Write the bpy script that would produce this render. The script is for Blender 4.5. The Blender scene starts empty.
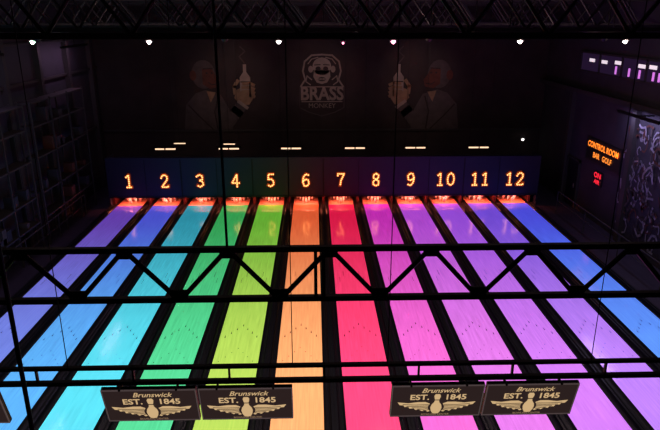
import bpy, bmesh, math, random
from mathutils import Vector, Matrix
random.seed(4)
S = bpy.context.scene
S.view_settings.view_transform = 'Standard'
S.view_settings.look = 'None'

def lin(c):
    return tuple(((x/255)/12.92 if x/255 <= 0.04045 else ((x/255+0.055)/1.055)**2.4) for x in c)+(1.0,)

# ---------------------------------------------------------------- materials
def mat(name, base, rough=0.6, metal=0.0, emit=None, estr=0.0, noise=0.0, nscale=4.0, spec=0.5):
    m = bpy.data.materials.new(name); m.use_nodes = True
    nt = m.node_tree; b = nt.nodes['Principled BSDF']
    b.inputs['Base Color'].default_value = lin(base)
    b.inputs['Roughness'].default_value = rough
    b.inputs['Metallic'].default_value = metal
    b.inputs['Specular IOR Level'].default_value = spec
    if emit:
        b.inputs['Emission Color'].default_value = lin(emit)
        b.inputs['Emission Strength'].default_value = estr
    if noise > 0:
        tc = nt.nodes.new('ShaderNodeTexCoord')
        n = nt.nodes.new('ShaderNodeTexNoise'); n.inputs['Scale'].default_value = nscale
        n.inputs['Detail'].default_value = 6
        mx = nt.nodes.new('ShaderNodeMix'); mx.data_type = 'RGBA'
        l = lin(base)
        mx.inputs[6].default_value = tuple(v*(1-noise) for v in l[:3])+(1,)
        mx.inputs[7].default_value = tuple(min(1, v*(1+noise)) for v in l[:3])+(1,)
        nt.links.new(tc.outputs['Object'], n.inputs['Vector'])
        nt.links.new(n.outputs['Fac'], mx.inputs[0])
        nt.links.new(mx.outputs[2], b.inputs['Base Color'])
        bp = nt.nodes.new('ShaderNodeBump'); bp.inputs['Strength'].default_value = 0.15
        nt.links.new(n.outputs['Fac'], bp.inputs['Height'])
        nt.links.new(bp.outputs['Normal'], b.inputs['Normal'])
    return m

def lane_mat(name, near, far, k=1.0):  # coloured light falling on the lane, painted as emission, darker toward the far end
    m = bpy.data.materials.new(name); m.use_nodes = True
    nt = m.node_tree; b = nt.nodes['Principled BSDF']; L = nt.links.new
    tc = nt.nodes.new('ShaderNodeTexCoord')
    sp = nt.nodes.new('ShaderNodeSeparateXYZ'); L(tc.outputs['Object'], sp.inputs[0])
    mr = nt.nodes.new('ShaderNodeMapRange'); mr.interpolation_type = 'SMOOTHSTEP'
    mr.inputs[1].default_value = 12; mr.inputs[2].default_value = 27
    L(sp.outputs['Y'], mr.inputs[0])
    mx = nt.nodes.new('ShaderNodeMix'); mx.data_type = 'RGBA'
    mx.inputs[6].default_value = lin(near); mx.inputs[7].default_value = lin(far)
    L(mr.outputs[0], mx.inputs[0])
    mp = nt.nodes.new('ShaderNodeMapping'); mp.inputs['Scale'].default_value = (26, 0.9, 1)
    L(tc.outputs['Object'], mp.inputs['Vector'])
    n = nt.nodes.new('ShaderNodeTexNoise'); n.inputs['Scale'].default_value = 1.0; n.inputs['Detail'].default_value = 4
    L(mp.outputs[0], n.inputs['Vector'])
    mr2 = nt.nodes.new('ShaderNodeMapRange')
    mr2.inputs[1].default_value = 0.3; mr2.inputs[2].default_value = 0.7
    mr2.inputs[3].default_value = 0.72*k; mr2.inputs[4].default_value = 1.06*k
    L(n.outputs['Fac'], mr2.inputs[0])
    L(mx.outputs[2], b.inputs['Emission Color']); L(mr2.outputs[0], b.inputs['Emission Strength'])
    L(mx.outputs[2], b.inputs['Base Color'])
    b.inputs['Roughness'].default_value = 0.12
    b.inputs['Specular IOR Level'].default_value = 1.0
    return m

M_steel = mat('steel_black', (18, 17, 19), 0.55, 0.3)
M_steel2 = mat('steel_grey', (68, 64, 66), 0.6, 0.2)
M_cable = mat('cable_black', (16, 16, 18), 0.7)
M_wall = mat('wall_dark_paint', (58, 48, 50), 0.85, noise=0.5, nscale=1.2)
M_wallL = mat('wall_dark_blue', (58, 54, 66), 0.8, noise=0.5, nscale=1.0)
M_floor = mat('floor_concrete', (64, 56, 80), 0.5, noise=0.3, nscale=1.5)
M_appr = mat('approach_maple', (70, 50, 40), 0.3, noise=0.3, nscale=2)
M_ceil = mat('ceiling_black', (40, 34, 34), 0.9, noise=0.3)
M_gut = mat('gutter_plastic', (26, 26, 32), 0.34)
M_cap = mat('capping_black', (28, 28, 34), 0.3)
M_board = mat('masking_panel', (44, 42, 64), 0.42, 0.1, noise=0.25, nscale=0.7)
M_seam = mat('masking_seam', (10, 10, 16), 0.6)
M_pin = mat('pin_white', (240, 236, 230), 0.25)
M_pinred = mat('pin_red', (200, 20, 25), 0.3)
M_deck = mat('pin_deck', (190, 130, 105), 0.4)
M_pit = mat('pit_dark', (100, 36, 34), 0.7)
M_redlamp = mat('pit_lamp', (255, 60, 50), 0.5, emit=(255, 100, 80), estr=10)
M_numback = mat('number_channel', (90, 38, 16), 0.5, emit=(255, 100, 24), estr=0.22)
M_bulb = mat('number_bulb', (255, 180, 110), 0.4, emit=(255, 172, 100), estr=2.6)
M_tube = mat('tube_warm', (255, 220, 190), 0.4, emit=(255, 215, 175), estr=1.3)
M_arrow = mat('lane_dart', (60, 36, 50), 0.4)
M_paint = mat('mural_pale_paint', (156, 144, 136), 0.8, noise=0.4, nscale=3)
M_paintw = mat('mural_warm_paint', (150, 122, 98), 0.8, noise=0.5, nscale=3)
M_paintd = mat('mural_dark_paint', (84, 74, 76), 0.8, noise=0.5, nscale=3)
M_paintr = mat('mural_red_paint', (96, 54, 46), 0.8, noise=0.5, nscale=3)
M_graf = mat('graffiti_white', (160, 156, 172), 0.8, noise=0.3, nscale=3)
M_screen = mat('screen_panel', (30, 24, 24), 0.6, emit=(50, 37, 36), estr=0.75)
M_frame = mat('screen_frame', (22, 20, 22), 0.4, emit=(104, 88, 88), estr=0.5)
M_cream = mat('screen_cream', (60, 50, 40), 0.5, emit=(222, 186, 136), estr=0.85)
M_cream2 = mat('screen_tan', (60, 50, 40), 0.5, emit=(170, 138, 104), estr=0.8)
M_neonO = mat('neon_orange', (255, 140, 40), 0.5, emit=(255, 130, 40), estr=2.0)
M_neonY = mat('neon_yellow', (255, 190, 60), 0.5, emit=(255, 140, 50), estr=1.6)
M_neonR = mat('neon_red', (255, 40, 60), 0.5, emit=(255, 40, 60), estr=1.4)
M_glassP = mat('window_purple', (30, 14, 36), 0.3, emit=(50, 32, 66), estr=0.4)
M_magenta = mat('lamp_magenta', (255, 60, 220), 0.4, emit=(215, 130, 235), estr=0.9)
M_white = mat('lamp_white', (255, 250, 245), 0.4, emit=(255, 246, 240), estr=4)
M_white2 = mat('lamp_white_dim', (255, 250, 245), 0.4, emit=(240, 225, 235), estr=0.9)
M_pinkl = mat('lamp_pink', (255, 150, 190), 0.4, emit=(255, 150, 190), estr=4)
M_greenl = mat('lamp_green', (190, 255, 215), 0.4, emit=(170, 255, 210), estr=4)
M_redl = mat('lamp_red', (255, 60, 40), 0.4, emit=(220, 50, 40), estr=0.6)
M_door = mat('door_dark', (26, 24, 32), 0.5)

# ---------------------------------------------------------------- mesh builder
class B:
    def __init__(s): s.v=[]; s.f=[]; s.m=[]; s.mats=[]
    def mi(s, m):
        if m not in s.mats: s.mats.append(m)
        return s.mats.index(m)
    def add(s, vs, fs, m):
        o=len(s.v); s.v += [tuple(v) for v in vs]; k=s.mi(m)
        for f in fs: s.f.append(tuple(o+i for i in f)); s.m.append(k)
    def box(s, x0,x1,y0,y1,z0,z1,m):
        vs=[(x,y,z) for z in (z0,z1) for y in (y0,y1) for x in (x0,x1)]
        s.add(vs,[(0,2,3,1),(4,5,7,6),(0,1,5,4),(2,6,7,3),(0,4,6,2),(1,3,7,5)],m)
    def rod(s, a,b,r,m,n=8,r2=None):
        a=Vector(a); b=Vector(b); d=(b-a).normalized(); r2=r if r2 is None else r2
        u=d.orthogonal().normalized(); w=d.cross(u)
        vs=[]
        for p,rr in ((a,r),(b,r2)):
            for i in range(n):
                t=2*math.pi*i/n; vs.append(p+u*math.cos(t)*rr+w*math.sin(t)*rr)
        fs=[(i,(i+1)%n,n+(i+1)%n,n+i) for i in range(n)]+[tuple(range(n-1,-1,-1)),tuple(range(n,2*n))]
        s.add(vs,fs,m)
    def lathe(s, c, prof, n, matf):
        cx,cy,cz=c
        for j in range(len(prof)-1):
            (r0,z0),(r1,z1)=prof[j],prof[j+1]
            vs=[];
            for r,z in ((r0,z0),(r1,z1)):
                for i in range(n):
                    t=2*math.pi*i/n; vs.append((cx+r*math.cos(t),cy+r*math.sin(t),cz+z))
            s.add(vs,[(i,(i+1)%n,n+(i+1)%n,n+i) for i in range(n)],matf(j))
    def sphere(s, c, r, m, n=6, k=4):
        vs=[]; fs=[]
        for j in range(k+1):
            ph=math.pi*j/k
            for i in range(n):
                t=2*math.pi*i/n
                vs.append((c[0]+r*math.sin(ph)*math.cos(t),c[1]+r*math.sin(ph)*math.sin(t),c[2]+r*math.cos(ph)))
        for j in range(k):
            for i in range(n): fs.append((j*n+i,j*n+(i+1)%n,(j+1)*n+(i+1)%n,(j+1)*n+i))
        s.add(vs,fs,m)
    def poly(s, pts, m, T, off=0.0, th=0.01):
        n=len(pts)
        vs=[T(p[0],p[1],off) for p in pts]+[T(p[0],p[1],off+th) for p in pts]
        fs=[tuple(range(n-1,-1,-1)),tuple(range(n,2*n))]+[(i,(i+1)%n,n+(i+1)%n,n+i) for i in range(n)]
        s.add(vs,fs,m)
    def stroke(s, pts, w, m, T, off=0.0, th=0.01):
        for a,b in zip(pts[:-1],pts[1:]):
            dx,dy=b[0]-a[0],b[1]-a[1]; L=math.hypot(dx,dy) or 1e-6
            nx,ny=-dy/L*w/2,dx/L*w/2; ex,ey=dx/L*w*.3,dy/L*w*.3
            s.poly([(a[0]-ex+nx,a[1]-ey+ny),(a[0]-ex-nx,a[1]-ey-ny),(b[0]+ex-nx,b[1]+ey-ny),(b[0]+ex+nx,b[1]+ey+ny)],m,T,off,th)
    def text(s, body, size, u, v, m, T, off=0.0, th=0.01, sx=1.0, shear=0.0, bold=0.0):
        cu=bpy.data.curves.new('t','FONT'); cu.body=body; cu.size=size
        cu.align_x='CENTER'; cu.align_y='CENTER'; cu.resolution_u=3; cu.shear=shear; cu.offset=bold
        o=bpy.data.objects.new('t',cu); S.collection.objects.link(o)
        bpy.context.view_layer.update()
        me=o.evaluated_get(bpy.context.evaluated_depsgraph_get()).to_mesh()
        vs=[T(u+p.co.x*sx,v+p.co.y,off+th) for p in me.vertices]
        fs=[tuple(p.vertices) for p in me.polygons]
        s.add(vs,fs,m)
        o.evaluated_get(bpy.context.evaluated_depsgraph_get()).to_mesh_clear()
        bpy.data.objects.remove(o); bpy.data.curves.remove(cu)
    def obj(s, name, parent=None, smooth=False):
        me=bpy.data.meshes.new(name); me.from_pydata(s.v,[],s.f)
        for m in s.mats: me.materials.append(m)
        me.polygons.foreach_set('material_index',s.m)
        if smooth: me.polygons.foreach_set('use_smooth',[True]*len(s.f))
        me.update()
        o=bpy.data.objects.new(name,me); S.collection.objects.link(o)
        if parent: o.parent=parent
        return o

def area(name, loc, rot, sx, sy, power, col, parent=None, spread=180):
    l=bpy.data.lights.new(name,'AREA'); l.shape='RECTANGLE'; l.size=sx; l.size_y=sy
    l.energy=power; l.color=lin(col)[:3]; l.spread=math.radians(spread)
    o=bpy.data.objects.new(name,l); o.location=loc; o.rotation_euler=rot
    S.collection.objects.link(o)
    if parent: o.parent=parent
    return o
def spot(name, loc, target, power, col, ang=50, blend=.6, parent=None):
    l=bpy.data.lights.new(name,'SPOT'); l.energy=power; l.color=lin(col)[:3]
    l.spot_size=math.radians(ang); l.spot_blend=blend; l.shadow_soft_size=.08
    o=bpy.data.objects.new(name,l); o.location=loc
    o.rotation_euler=(Vector(target)-Vector(loc)).to_track_quat('-Z','Y').to_euler()
    S.collection.objects.link(o)
    if parent: o.parent=parent
    return o

XL,XR,YB,YF,ZC = -11.6,12.6,33.0,-2.0,9.4
ZT=ZC-.01
LX = lambda k:(k-6.26)*1.7

# ---------------------------------------------------------------- room shell
b=B(); b.box(XL,XR,YF,YB,-.35,-.15,M_floor); b.obj('floor')
b=B(); b.box(XL,XR,YF,YB,ZC,ZC+.2,M_ceil); b.obj('ceiling')
b=B(); b.box(XL-.2,XR+.2,YB,YB+.2,-.35,ZC+.2,M_wall); b.obj('wall_back')
b=B(); b.box(XL-.2,XR+.2,YF-.2,YF,-.35,ZC+.2,M_wall); b.obj('wall_front')
b=B(); b.box(XL-.2,XL,YF,YB,-.35,ZC+.2,M_wallL); b.obj('wall_left')
b=B(); b.box(XR,XR+.2,YF,YB,-.35,ZC+.2,M_wallL); b.obj('wall_right')
b=B()
for y in range(2,33,3): b.box(XL,XL+.22,y-.12,y+.12,-.15,ZT,M_steel2)
for z in (3.1,6.1,7.6): b.box(XL,XL+.12,0,YB,z,z+.1,M_steel2)
b.obj('trim_1')
b=B()
for y in range(5,33,6): b.box(XR-.2,XR,y-.15,y+.15,-.15,5.3,M_steel2)
b.box(XR-.3,XR,0,YB,5.3,5.5,M_steel2)
b.obj('trim_2')
b=B(); b.box(XL,XR,YB-.1,YB,2.7,2.8,M_steel2); b.obj('trim_3')
b=B(); b.box(XL,XR,YB-.06,YB,-.15,.1,M_steel); b.obj('baseboard_back')

# approach
b=B(); b.box(LX(1)-1.2,LX(12)+1.2,2.0,10.42,-.15,.0,M_appr)
for k in range(1,13):
    for i in range(-3,4):
        b.rod((LX(k)+i*.15,9.9,0.0),(LX(k)+i*.15,9.9,.004),.02,M_arrow)
b.obj('bowling_approach')

# ---------------------------------------------------------------- lanes
near={1:(116,138,234),2:(92,178,246),3:(88,220,238),4:(84,214,148),5:(178,214,90),6:(250,174,112),
      7:(255,72,124),8:(236,106,206),9:(218,120,226),10:(202,122,236),11:(182,126,240),12:(92,150,248)}
far={1:(100,62,170),2:(74,80,204),3:(44,142,164),4:(50,158,80),5:(98,172,50),6:(220,90,50),
     7:(218,24,70),8:(190,44,176),9:(170,70,206),10:(146,74,214),11:(112,74,212),12:(74,76,220)}
HW=.60; YE=27.9
for k in range(1,13):
    b=B(); x=LX(k); LM=lane_mat('lane_painted_light_%d'%k,near[k],far[k],1.0)
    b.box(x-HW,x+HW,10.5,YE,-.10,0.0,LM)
    b.box(x-HW,x+HW,YE,29.4,-.10,0.0,M_deck)
    b.box(x-HW,x+HW,10.44,10.5,-.10,0.003,M_arrow)
    for sgn in (-1,1):
        n=6; r=.085; cx=x+sgn*(HW+r)
        pr=[(cx+r*math.cos(math.pi+math.pi*i/n),-.01+r*math.sin(math.pi+math.pi*i/n)) for i in range(n+1)]
        vs=[(p[0],y,p[1]) for y in (10.5,29.4) for p in pr]
        b.add(vs,[(i,i+1,n+2+i,n+1+i) for i in range(n)],M_gut)
    for i in range(-3,4):
        dx=x+i*.15; dy=15.9-abs(i)*.22
        b.add([(dx-.016,dy-.07,.004),(dx+.016,dy-.07,.004),(dx,dy+.09,.004)],[(0,1,2)],M_arrow)
        b.add([(dx-.009,dy-1.33,.004),(dx+.009,dy-1.33,.004),(dx+.009,dy-1.29,.004),(dx-.009,dy-1.29,.004)],[(0,1,2,3)],M_arrow)
    for i in (-3,-2,2,3):
        b.add([(x+i*.14-.006,20.4-abs(i)*.5,.004),(x+i*.14+.006,20.4-abs(i)*.5,.004),(x+i*.14+.006,20.8-abs(i)*.5,.004),(x+i*.14-.006,20.8-abs(i)*.5,.004)],[(0,1,2,3)],M_arrow)
    b.obj('bowling_lane')
for k in range(0,13):
    x=LX(k+.5); b=B()
    b.box(x-.075,x+.075,10.5,YE,-.15,.035,M_cap)
    b.box(x-.015,x+.015,10.5,YE,.035,.055,M_seam)
    b.obj('ball_return_capping')

# pins
pp=[(0,0),(.028,0),(.045,.05),(.0605,.11),(.056,.17),(.036,.22),(.024,.255),(.024,.28),(.031,.315),(.03,.35),(.018,.375),(0,.381)]
b=B()
for r in range(4):
    for c in range(r+1):
        b.lathe(((c-r/2)*.3048,28.2+r*.264,0.0),pp,12,lambda j:M_pinred if j in (6,) else M_pin)
rack=b.obj('bowling_pin_rack',smooth=True); rack.location=(LX(1),0,.003)
for k in range(2,13):
    o=bpy.data.objects.new('bowling_pin_rack',rack.data); o.location=(LX(k),0,.003); S.collection.objects.link(o)
for k in range(1,13):
    b=B(); x=LX(k)
    b.box(x-.5,x+.5,28.14,28.20,.46,.50,M_redlamp)
    b.box(x-.55,x+.55,28.10,28.26,.50,.56,M_steel)
    o=b.obj('pit_lamp')
    area('pit_light_%d'%k,(x,28.17,.455),(math.radians(-20),0,0),1.0,.06,32,(255,124,96),o)
b=B(); b.box(LX(.5),LX(12.5),29.5,29.6,-.1,1.0,M_pit)
for k in range(0,13): b.box(LX(k+.5)-.05,LX(k+.5)+.05,28.3,29.5,-.15,.55,M_pit)
b.obj('pit_curtain')

# ---------------------------------------------------------------- masking unit
X0,X1=-9.87,10.84; YM=28.0
b=B()
b.box(X0,X1,YM,YM+.08,.42,2.28,M_board)
b.box(X0-.05,X1+.05,YM-.04,YM+.3,2.28,2.34,M_board)
b.box(X0-.05,X0,YM,YM+1.2,-.15,2.28,M_board); b.box(X1,X1+.05,YM,YM+1.2,-.15,2.28,M_board)
b.box(X0,X1,YM-.03,YM+.01,.38,.45,M_seam)
for k in range(1,12):
    x=LX(k+.5); w=.03 if k%2==0 else .012
    b.box(x-w,x+w,YM-.015,YM+.001,.45,2.28,M_seam)
b.obj('masking_unit')
G={'0':[[(.5,1),(.2,.85),(.1,.5),(.2,.15),(.5,0),(.8,.15),(.9,.5),(.8,.85),(.5,1)]],
'1':[[(.2,.82),(.5,1),(.5,0)],[(.22,0),(.78,0)]],
'2':[[(.12,.74),(.28,.95),(.55,1),(.82,.85),(.82,.62),(.5,.33),(.12,0),(.88,0),(.9,.16)]],
'3':[[(.12,.85),(.45,1),(.8,.88),(.78,.62),(.42,.53),(.82,.42),(.86,.16),(.5,0),(.12,.12)]],
'4':[[(.68,0),(.68,1),(.08,.3),(.95,.3)]],
'5':[[(.82,1),(.25,1),(.2,.56),(.55,.62),(.85,.42),(.82,.14),(.48,0),(.12,.12)]],
'6':[[(.8,.92),(.5,1),(.2,.75),(.12,.35),(.3,.03),(.62,0),(.87,.22),(.78,.5),(.48,.58),(.18,.4)]],
'7':[[(.12,.85),(.12,1),(.88,1),(.5,.45),(.4,0)]],
'8':[[(.5,1),(.2,.88),(.22,.64),(.5,.53),(.84,.36),(.8,.08),(.5,0),(.2,.08),(.16,.36),(.5,.53),(.78,.64),(.8,.88),(.5,1)]],
'9':[[(.2,.08),(.5,0),(.8,.25),(.88,.65),(.7,.97),(.38,1),(.13,.78),(.22,.5),(.52,.42),(.82,.6)]]}
H=.60; W=.40
for k in range(1,13):
    s=str(k); b=B(); adv=.50
    T=lambda u,v,w,x=.58+(LX(k)-.58)*.992:(x+u,YM-.02-w,.93+v)
    for i,ch in enumerate(s):
        ox=(i-(len(s)-1)/2)*adv-W/2
        for st in G[ch]:
            pts=[(ox+p[0]*W,p[1]*H) for p in st]
            b.stroke(pts,.15,M_numback,T,0,.05)
            acc=0; step=.095; nxt=0
            for a,c in zip(pts[:-1],pts[1:]):
                L=math.hypot(c[0]-a[0],c[1]-a[1])
                while nxt<=acc+L:
                    t=(nxt-acc)/L
                    b.sphere(T(a[0]+(c[0]-a[0])*t,a[1]+(c[1]-a[1])*t,.065),.038,M_bulb)
                    nxt+=step
                acc+=L
    b.obj('lane_number_sign')

# machine area tubes
for px in (-7.55,-4.35,-1.2,2.05,5.15,8.4):
    b=B()
    b.box(px-.6,px+.6,30.0,30.18,2.38,2.46,M_steel)
    b.box(px-.5,px+.5,30.03,30.15,2.30,2.38,M_tube)
    b.box(px-.03,px+.03,29.97,30.0,2.3,2.5,M_steel)
    for sx in (-.5,.5): b.rod((px+sx,30.09,2.46),(px+sx,30.09,8.3),.008,M_cable)
    b.obj('tube_light')
for px,z in ((-7.25,2.2),(-4.6,2.15)):
    b=B(); b.box(px-.3,px+.3,32.0,32.1,z,z+.06,M_tube); b.box(px-.33,px+.33,31.98,32.12,z+.06,z+.12,M_steel)
    b.rod((px,32.05,z+.1),(px,32.05,8.3),.008,M_cable); b.obj('tube_light')
for k in range(1,13):
    b=B(); x=LX(k)
    b.box(x-.7,x+.7,29.7,31.2,-.15,1.5,M_steel); b.box(x-.5,x+.5,29.9,31.0,1.5,1.75,M_steel2)
    b.rod((x-.4,29.8,1.6),(x+.4,29.8,1.6),.06,M_steel2)
    b.obj('pinsetter_machine')

# ---------------------------------------------------------------- murals (back wall)
def TB(cx,cz): return lambda u,v,w:(cx+u,YB-.012-w,cz+v)
def ell(cx,cy,rx,ry,n=20,a0=0,a1=2*math.pi): return [(cx+rx*math.cos(a0+(a1-a0)*i/n),cy+ry*math.sin(a0+(a1-a0)*i/n)) for i in range(n)]
b=B(); T=TB(.42,5.12)
b.poly(ell(0,1.05,.50,.46),M_paint,T)
b.poly([(-.42,.85),(-.46,.5),(-.28,.2),(0,.12),(.28,.2),(.46,.5),(.42,.85)],M_paint,T)
for sx in (-1,1):
    b.poly(ell(sx*.60,.9,.13,.18,12),M_paint,T)
    b.poly(ell(sx*.20,.93,.14,.12,12),M_wall,T,.012)
    b.poly(ell(sx*.05,.66,.035,.07,8),M_wall,T,.012)
    b.stroke([(sx*.08,1.14),(sx*.40,1.12)],.05,M_wall,T,.012)
    b.stroke([(sx*.0,1.66),(sx*.55,1.62),(sx*.92,1.30),(sx*1.02,.8),(sx*.9,.35),(sx*1.15,-.02)],.09,M_paint,T)
    b.stroke([(sx*.55,.35),(sx*.8,.55),(sx*.86,.25),(sx*.62,.08)],.06,M_paint,T)
    b.stroke([(sx*.2,1.52),(sx*.55,1.42),(sx*.74,1.18)],.05,M_paint,T)
    b.stroke([(sx*1.2,-.05),(sx*1.2,-1.15),(sx*.7,-1.4),(sx*.0,-1.6)],.05,M_paintd,T)
b.poly(ell(0,.38,.22,.11,14),M_wall,T,.012)
for i in range(-2,3): b.box(.42+i*.08-.028,.42+i*.08+.028,YB-.05,YB-.03,5.12+.34,5.12+.43,M_paint)
b.text('BRASS',1.0,0,-.42,M_paint,T,0,.012,.86,bold=.03)
b.text('MONKEY',.36,0,-1.05,M_paint,T,0,.012,1.0)
b.stroke([(-1.1,-.82),(1.1,-.82)],.05,M_paint,T); b.stroke([(-1.1,-.03),(1.1,-.03)],.05,M_paint,T)
b.obj('skull_logo_mural')
def bustmural(cx,mir):
    b=B(); T0=TB(cx,5.0); T=lambda u,v,w:T0(u*mir*1.22,v*1.22,w)
    b.poly([(-2.2,-1.9),(-2.05,-.7),(-1.6,-.2),(-1.15,-.05),(-.5,-.25),(-.15,-.9),(0,-1.9)],M_paintd,T)
    b.poly(ell(-1.2,.62,.52,.62,18),M_paintd,T,.004)
    b.poly([(-1.25,.85),(-.85,.92),(-.68,.6),(-.5,.38),(-.58,.08),(-.95,.0),(-1.25,.2)],M_paintr,T,.016)
    b.poly(ell(-1.66,.58,.15,.22,12),M_paintr,T,.016)
    b.stroke([(-.62,.22),(-.85,.18),(-1.0,.28)],.04,M_wall,T,.03)
    b.poly([(-1.1,-.1),(-.95,-.6),(-.7,-.15)],M_paintw,T,.016)
    b.stroke([(-1.95,-.7),(-1.5,-1.2),(-.9,-1.8)],.06,M_wall,T,.02)
    b.stroke([(-.6,-.35),(-.8,-1.0),(-.7,-1.8)],.06,M_wall,T,.02)
    for ux in (-1.05,-.83): b.poly(ell(ux,.68,.05,.04,8),M_wall,T,.03)
    b.stroke([(-1.2,.86),(-.8,.88)],.05,M_wall,T,.03)
    b.stroke([(-.2,-1.5),(.2,-1.0),(.42,-.72)],.5,M_paintd,T,.02)
    b.stroke([(.28,-.55),(.66,-.84)],.14,M_paint,T,.045)
    b.poly([(.1,-.4),(.35,-.7),(.75,-.7),(1.02,-.3),(.96,.0),(.55,.1),(.2,-.05)],M_paintw,T,.03)
    b.poly([(.38,-.1),(.84,-.1),(.84,.5),(.68,.72),(.68,1.05),(.54,1.05),(.54,.72),(.38,.5)],M_paint,T,.04)
    b.stroke([(.42,.3),(.8,.3)],.05,M_wall,T,.055)
    for i,(yy,l) in enumerate([(.22,.30),(.05,.34),(-.12,.34),(-.28,.28)]):
        b.stroke([(1.0,yy-.06),(.82,yy+.02),(.82-l,yy)],.13,M_paintw,T,.07+.003*i)
    b.stroke([(.15,-.2),(.12,.1),(.3,.36)],.15,M_paintw,T,.08)
    b.stroke([(.61,1.1),(.4,1.38),(.66,1.6),(.45,1.8)],.05,M_paintd,T,.05)
    b.obj('monkey_mural')
bustmural(-4.45,1); bustmural(5.3,-1)

# ceiling grid
for i,y in enumerate((9,13.5,18,22.5,27,31.5)):
    b=B(); z0,z1=8.35,9.2
    b.box(XL,XR,y-.06,y+.06,z1,z1+.12,M_steel2); b.box(XL,XR,y-.05,y+.05,z0,z0+.09,M_steel2)
    x=XL
    while x<XR-1.1:
        b.rod((x,y,z1),(x+.6,y,z0+.05),.03,M_steel2,6); b.rod((x+.6,y,z0+.05),(x+1.2,y,z1),.03,M_steel2,6); x+=1.2
    b.obj('ceiling_joist')
for x,r,z in ((-7.5,.035,8.26),(-3.2,.035,8.26),(1.2,.035,8.26),(4.4,.035,8.26),(8.2,.035,8.26)):
    b=B(); b.rod((x,13,z),(x,YB-1.2,z),r,M_steel2,10)
    for y in range(14,32,3): b.rod((x,y,z),(x,y,ZT),.012,M_steel,6)
    b.obj('lighting_pipe')
for x,m,c in ((-8.9,M_greenl,(190,255,220)),(-5.24,M_white,(255,240,240)),(-1.12,M_white,(255,240,240)),(2.55,M_pinkl,(255,170,200)),(6.66,M_white,(255,220,240)),(10.1,M_white,(255,240,240))):
    b=B(); z=7.90
    b.rod((x,20,z+.02),(x,20.12,z+.30),.12,M_steel,14,.10)
    b.rod((x,19.995,z+.01),(x,20.0,z+.02),.08,m,14)
    b.sphere((x,19.99,z+.0),.062,m,10,8)
    b.rod((x,20.06,z+.28),(x,20.06,ZT),.02,M_steel,6)
    o=b.obj('ceiling_spotlight')
    l=bpy.data.lights.new('spot_glow','POINT'); l.energy=36; l.color=lin((255,214,208))[:3]; l.shadow_soft_size=.1
    lo=bpy.data.objects.new('spot_glow',l); lo.location=(x,19.8,z-.1); S.collection.objects.link(lo); lo.parent=o
for x,y,m in ((-10.3,26.2,M_white2),(.6,16,M_pinkl),(-4.0,26.2,M_redl),(8.4,26.2,M_white2),(4.6,25,M_redl),(-6.8,25,M_white2),(11.2,26,M_redl)):
    b=B(); z=8.02
    b.rod((x+.15,y,z+.02),(x+.15,y+.08,z+.15),.07,M_steel,12); b.sphere((x+.15,y-.02,z),.03,m,8,6); b.rod((x+.15,y+.04,z+.12),(x+.15,y+.04,8.3),.012,M_steel,6)
    b.obj('track_light')
for x,tx,pw in ((-3.7,-4.6,140),(.42,.42,100),(5.4,5.6,140)):  # spots added to light the back-wall murals
    b=B(); b.rod((x,27.9,8.0),(x,28.1,8.15),.08,M_steel,12); b.rod((x,28.1,8.12),(x,28.1,ZT),.02,M_steel,6); o=b.obj('added_mural_spot')
    spot('added_mural_beam',(x,28.25,7.95),(tx,33,5.2),pw,(255,210,190),62,1.0,o)
b=B(); b.box(11.5,11.75,YB-.12,YB,2.1,2.25,M_steel2); b.sphere((11.62,YB-.16,2.18),.07,M_white,8,6); b.obj('emergency_light')

# ---------------------------------------------------------------- hanging truss
ty=7.0; zt,zb=5.9,5.22
b=B()
b.box(XL,XR,ty-.04,ty+.04,zt-.034,zt+.034,M_steel)
b.box(XL,XR,ty-.04,ty+.04,zb-.034,zb+.034,M_steel)
p=1.28
nodes=[.82+i*p for i in range(-9,9)]
for n_ in nodes:
    for s_ in (-1,1):
        b.rod((n_+s_*.02,ty,zb),(n_+s_*p/2,ty,zt),.033,M_steel,8)
    b.box(n_-.10,n_+.10,ty-.012,ty+.012,zb,zb+.13,M_steel)
    b.box(n_+p/2-.10,n_+p/2+.10,ty-.012,ty+.012,zt-.12,zt,M_steel)
for x in (.0,.10): b.box(x-.022,x+.022,ty-.03,ty+.03,zb,zt,M_steel)
b.obj('roof_truss')
b=B()
for x,y,z,r in ((-1.1,ty,zt,.018),(-6.2,ty,zt,.016),(6.6,ty,zt,.016)):
    b.rod((x,y,z),(x,y,ZT),r,M_cable,6)
b.obj('suspension_cable')

# monitor rail + monitors
ry=6.6
b=B()
b.box(XL,XR,ry-.03,ry+.03,4.46,4.50,M_steel); b.box(XL,XR,ry-.03,ry+.03,4.24,4.295,M_steel)
x=-9.5
while x<10.5:
    b.box(x-.012,x+.012,ry-.02,ry+.02,4.25,4.5,M_steel); x+=1.2
for x in (-9,-4.9,-3.1,-.3,.9,3.5,5.4,9.5): b.rod((x,ry,4.48),(x,ry,ZT),.006,M_cable,5)
b.obj('monitor_rail')

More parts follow.
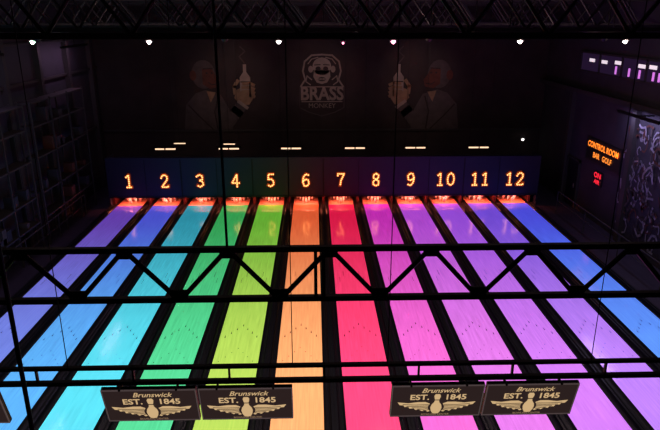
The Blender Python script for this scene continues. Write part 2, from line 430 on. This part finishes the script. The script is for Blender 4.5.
def monitor(cx):
    b=B(); W2,Hh=.585,.58; til=math.radians(15)
    def T(u,v,w):
        y=ry-.16 - v*math.sin(til) - w*math.cos(til)
        z=4.26+v*math.cos(til)-w*math.sin(til)
        return (cx+u,y,z)
    def bx(u0,u1,v0,v1,w0,w1,m):
        vs=[T(u,v,w) for w in (w0,w1) for v in (v0,v1) for u in (u0,u1)]
        b.add(vs,[(0,2,3,1),(4,5,7,6),(0,1,5,4),(2,6,7,3),(0,4,6,2),(1,3,7,5)],m)
    bx(-W2,W2,-Hh,0,-.06,-.002,M_steel)
    bx(-W2+.02,W2-.02,-Hh+.02,-.02,-.002,.002,M_screen)
    for a in (-W2,W2-.014): bx(a,a+.014,-Hh,0,-.01,.006,M_frame)
    for a in (-Hh,-.014): bx(-W2,W2,a,a+.014,-.01,.006,M_frame)
    b.text('Brunswick',.115,0.03,-.09,M_cream,T,.002,.004,1.0,shear=.35,bold=.001)
    b.text('EST.',.135,-.225,-.215,M_cream,T,.002,.004,1.05,bold=.003)
    b.text('1845',.135,.235,-.215,M_cream,T,.002,.004,1.05,bold=.003)
    b.text('BOWLING CENTER',.042,0,-.54,M_cream2,T,.002,.004,1.0)
    prof=[(.0,.0),(.022,0),(.033,-.03),(.028,-.07),(.020,-.105),(.026,-.15),(.050,-.20),(.058,-.25),(.050,-.31),(.030,-.36),(0,-.365)]
    c=(0,-.15)
    b.poly(ell(0,-.40,.105,.105,20),M_screen,T,.004,.003)
    b.poly([(c[0]-p[0]*1.25,c[1]+p[1]) for p in prof]+[(c[0]+p[0]*1.25,c[1]+p[1]) for p in prof[::-1][1:-1]],M_cream,T,.010,.004)
    b.stroke([(-.03,-.25),(.03,-.25)],.012,M_screen,T,.016,.003)
    for s_ in (-1,1):
        top=[(.06,-.35),(.14,-.305),(.24,-.305),(.36,-.325),(.50,-.305)]
        low=[(.47,-.355),(.42,-.36),(.41,-.39),(.355,-.39),(.34,-.425),(.285,-.42),(.265,-.45),(.21,-.445),(.18,-.475),(.13,-.465),(.10,-.49),(.06,-.47)]
        pts=[(s_*a,b_) for a,b_ in top+low]
        if s_<0: pts=pts[::-1]
        b.poly(pts,M_cream,T,.002,.003)
        for (a0,c0,a1,c1) in ((.10,-.35,.43,-.342),(.10,-.375,.38,-.375),(.10,-.40,.31,-.405),(.10,-.425,.24,-.435),(.09,-.445,.16,-.46)):
            b.stroke([(s_*a0,c0),(s_*(a0+a1)/2,(c0+c1)/2-.008),(s_*a1,c1)],.009,M_screen,T,.006,.002)
    for u in (-.35,.35): b.box(cx+u-.012,cx+u+.012,ry-.18,ry-.035,4.255,4.28,M_steel)
    b.obj('overhead_monitor')
for cx in (-5.72,-4.52,-2.09,-.89,1.535,2.735,5.15,6.35): monitor(cx)

b=B(); b.rod((-2.23,4.0,2.2),(-2.23,4.0,ZT),.018,M_steel,8)
b.rod((-2.23,4.0,5.05),(-6,4.0,5.05),.016,M_steel,8)
b.obj('hanging_pole')

# ---------------------------------------------------------------- right wall
TR=lambda cy,cz:(lambda u,v,w:(XR-.02-w,cy-u,cz+v))
b=B(); T=TR(25.4,3.0)
b.poly([(-1.6,-.55),(1.6,-.55),(1.6,.5),(-1.6,.5)],M_door,T,-.01,.03)
b.text('CONTROL ROOM',.36,0,.20,M_neonO,T,.02,.03,.98,bold=.006)
b.text('BAR',.34,-.5,-.22,M_neonY,T,.02,.03,1.0,bold=.004); b.text('GOLF',.34,.5,-.22,M_neonY,T,.02,.03,1.0,bold=.004)
b.obj('control_room_sign')
b=B(); T=TR(25.5,1.85)
b.poly([(-.40,-.3),(.40,-.3),(.40,.3),(-.40,.3)],M_door,T,-.01,.05)
b.text('ON',.32,0,.13,M_neonR,T,.04,.02,1.3,bold=.006); b.text('AIR',.26,0,-.16,M_neonR,T,.04,.02,1.3,bold=.004)
b.obj('red_neon_sign')
b=B(); XD=XR-.01; y0=27.4; b.box(XD-.05,XD,y0+.1,y0+1.3,-.14,2.1,M_door); b.box(XD-.08,XD,y0,y0+.1,-.14,2.2,M_steel2); b.box(XD-.08,XD,y0+1.3,y0+1.4,-.14,2.2,M_steel2); b.box(XD-.08,XD,y0,y0+1.4,2.1,2.2,M_steel2)
b.rod((XD-.12,y0+.25,.85),(XD-.12,y0+.25,1.05),.015,M_paint); b.obj('door_1')
b=B()
b.box(XR-.03,XR,19.2,28.8,6.35,7.1,M_glassP)
for y in (19.2,21.1,22.9,24.8,26.8,28.7): b.box(XR-.08,XR,y-.05,y+.05,6.3,7.15,M_steel2)
b.box(XR-.08,XR,19.1,28.8,6.27,6.35,M_steel2); b.box(XR-.08,XR,19.1,28.8,7.1,7.18,M_steel2)
for y in (20.4,21.6,22.0,22.4,23.4,24.2,25.3): b.box(XR-.05,XR-.03,y-.06,y+.06,6.40,6.72,M_magenta)
for y,z in ((21.7,6.9),(22.5,6.92),(23.3,6.9),(25.2,6.9),(26.4,6.85),(27.6,6.85)): b.box(XR-.05,XR-.03,y-.25,y+.25,z-.1,z+.04,M_white2)
b.obj('window_1')
b=B(); T=TR(21.9,2.4)
b.poly([(-1.75,-2.2),(1.9,-2.2),(1.9,2.5),(-1.75,2.5)],M_wallL,T,-.01,.01)
for i in range(90):
    cx=random.uniform(-1.5,1.6); cz=random.uniform(-2.0,2.2); r=random.uniform(.12,.42); a=random.uniform(0,6); tw=random.uniform(.4,.75)
    pts=[(max(-1.7,min(1.85,cx+r*math.cos(a+j*tw))),max(-2.15,min(2.4,cz+r*math.sin(a+j*tw)*(1+.4*math.sin(j))))) for j in range(7)]
    b.stroke(pts,random.uniform(.04,.10),random.choice([M_graf,M_graf,M_paintd,M_paintd,M_paintr]),T,.001*i,.002)
b.obj('graffiti_mural')
for nm,x in (('handrail',11.5),('handrail',-10.7)):
    b=B(); b.rod((x,12,.85),(x,27,.85),.025,M_steel2,8); b.rod((x,12,.4),(x,27,.4),.018,M_steel2,8)
    for y in range(12,28,3): b.rod((x,y,-.145),(x,y,.85),.022,M_steel2,8)
    b.obj(nm)
for y0 in (17.2,23.2):
    b=B()
    for y in (y0,y0+1.8,y0+3.6,y0+5.4):
        for x in (XL+.3,XL+.8): b.box(x-.03,x+.03,y-.03,y+.03,-.145,5.6,M_steel2)
    for z in (1.0,2.0,3.4,4.6,5.5):
        b.box(XL+.27,XL+.83,y0,y0+5.4,z,z+.05,M_steel2)
    for i in range(12):
        y=y0+random.uniform(.2,4.8); z=random.choice((1.05,2.05,3.45,4.65)); h=random.uniform(.2,.6)
        b.box(XL+.35,XL+.75,y,y+random.uniform(.2,.5),z,z+h,random.choice((M_wallL,M_paintd,M_paintr)))
    b.obj('storage_rack')
for nm,x,sg,y,c,pw in (('r',XR-.6,1,22,(190,180,240),34),('l',XL+.95,-1,20,(140,126,180),40),('l2',XL+.95,-1,28,(160,126,160),40)):  # fixtures added to brighten the dim side walls
    z=7.4 if sg<0 else 5.1
    b=B(); b.box(x-.05,x+.05,y-1.5,y+1.5,z,z+.1,M_steel)
    if sg<0: b.rod((x,y,z+.1),(x,y,ZT),.012,M_steel,6)
    else: b.box(x,XR-.005,y-.03,y+.03,z+.05,z+.1,M_steel)
    o=b.obj('added_wall_light')
    area('added_wall_fill',(x,y,z-.02),(0,math.radians(-25*sg),0),.1,3,pw,c,o)
for i,(x,c,pw) in enumerate(((-8,(70,120,230),80),(-2.6,(70,100,170),46),(3.4,(130,80,190),52),(8.6,(140,80,220),80))):
    b=B(); b.rod((x,18.1,8.22),(x,18.35,8.05),.10,M_steel,12); b.rod((x,18.15,8.2),(x,18.15,ZT),.02,M_steel,6); o=b.obj('stage_wash_light')
    spot('wash_beam',(x,18.4,8.0),(x,28,1.8),pw,c,34,.9,o)
for x in (-6,-2,2,6,10):  # unseen fixtures added above the view to lighten the near lanes
    b=B(); b.box(x-.5,x+.5,9.9,10.1,9.2,9.3,M_steel); b.rod((x,10,9.3),(x,10,ZT),.02,M_steel,6); o=b.obj('added_lane_light')
    area('added_lane_fill',(x,10,9.18),(math.radians(18),0,0),1.0,.2,60,(255,235,240),o,100)

w=bpy.data.worlds.new('World'); S.world=w; w.use_nodes=True
w.node_tree.nodes['Background'].inputs[0].default_value=(.02,.018,.03,1); w.node_tree.nodes['Background'].inputs[1].default_value=.3

cd=bpy.data.cameras.new('Camera'); cd.sensor_width=36; cd.lens=36*600/660; cd.clip_end=200; cd.clip_start=.05
co=bpy.data.objects.new('Camera',cd); S.collection.objects.link(co); co.location=(0,0,8.64)
co.rotation_euler=(math.radians(90-18.2),0,math.radians(-1.487))
S.camera=co
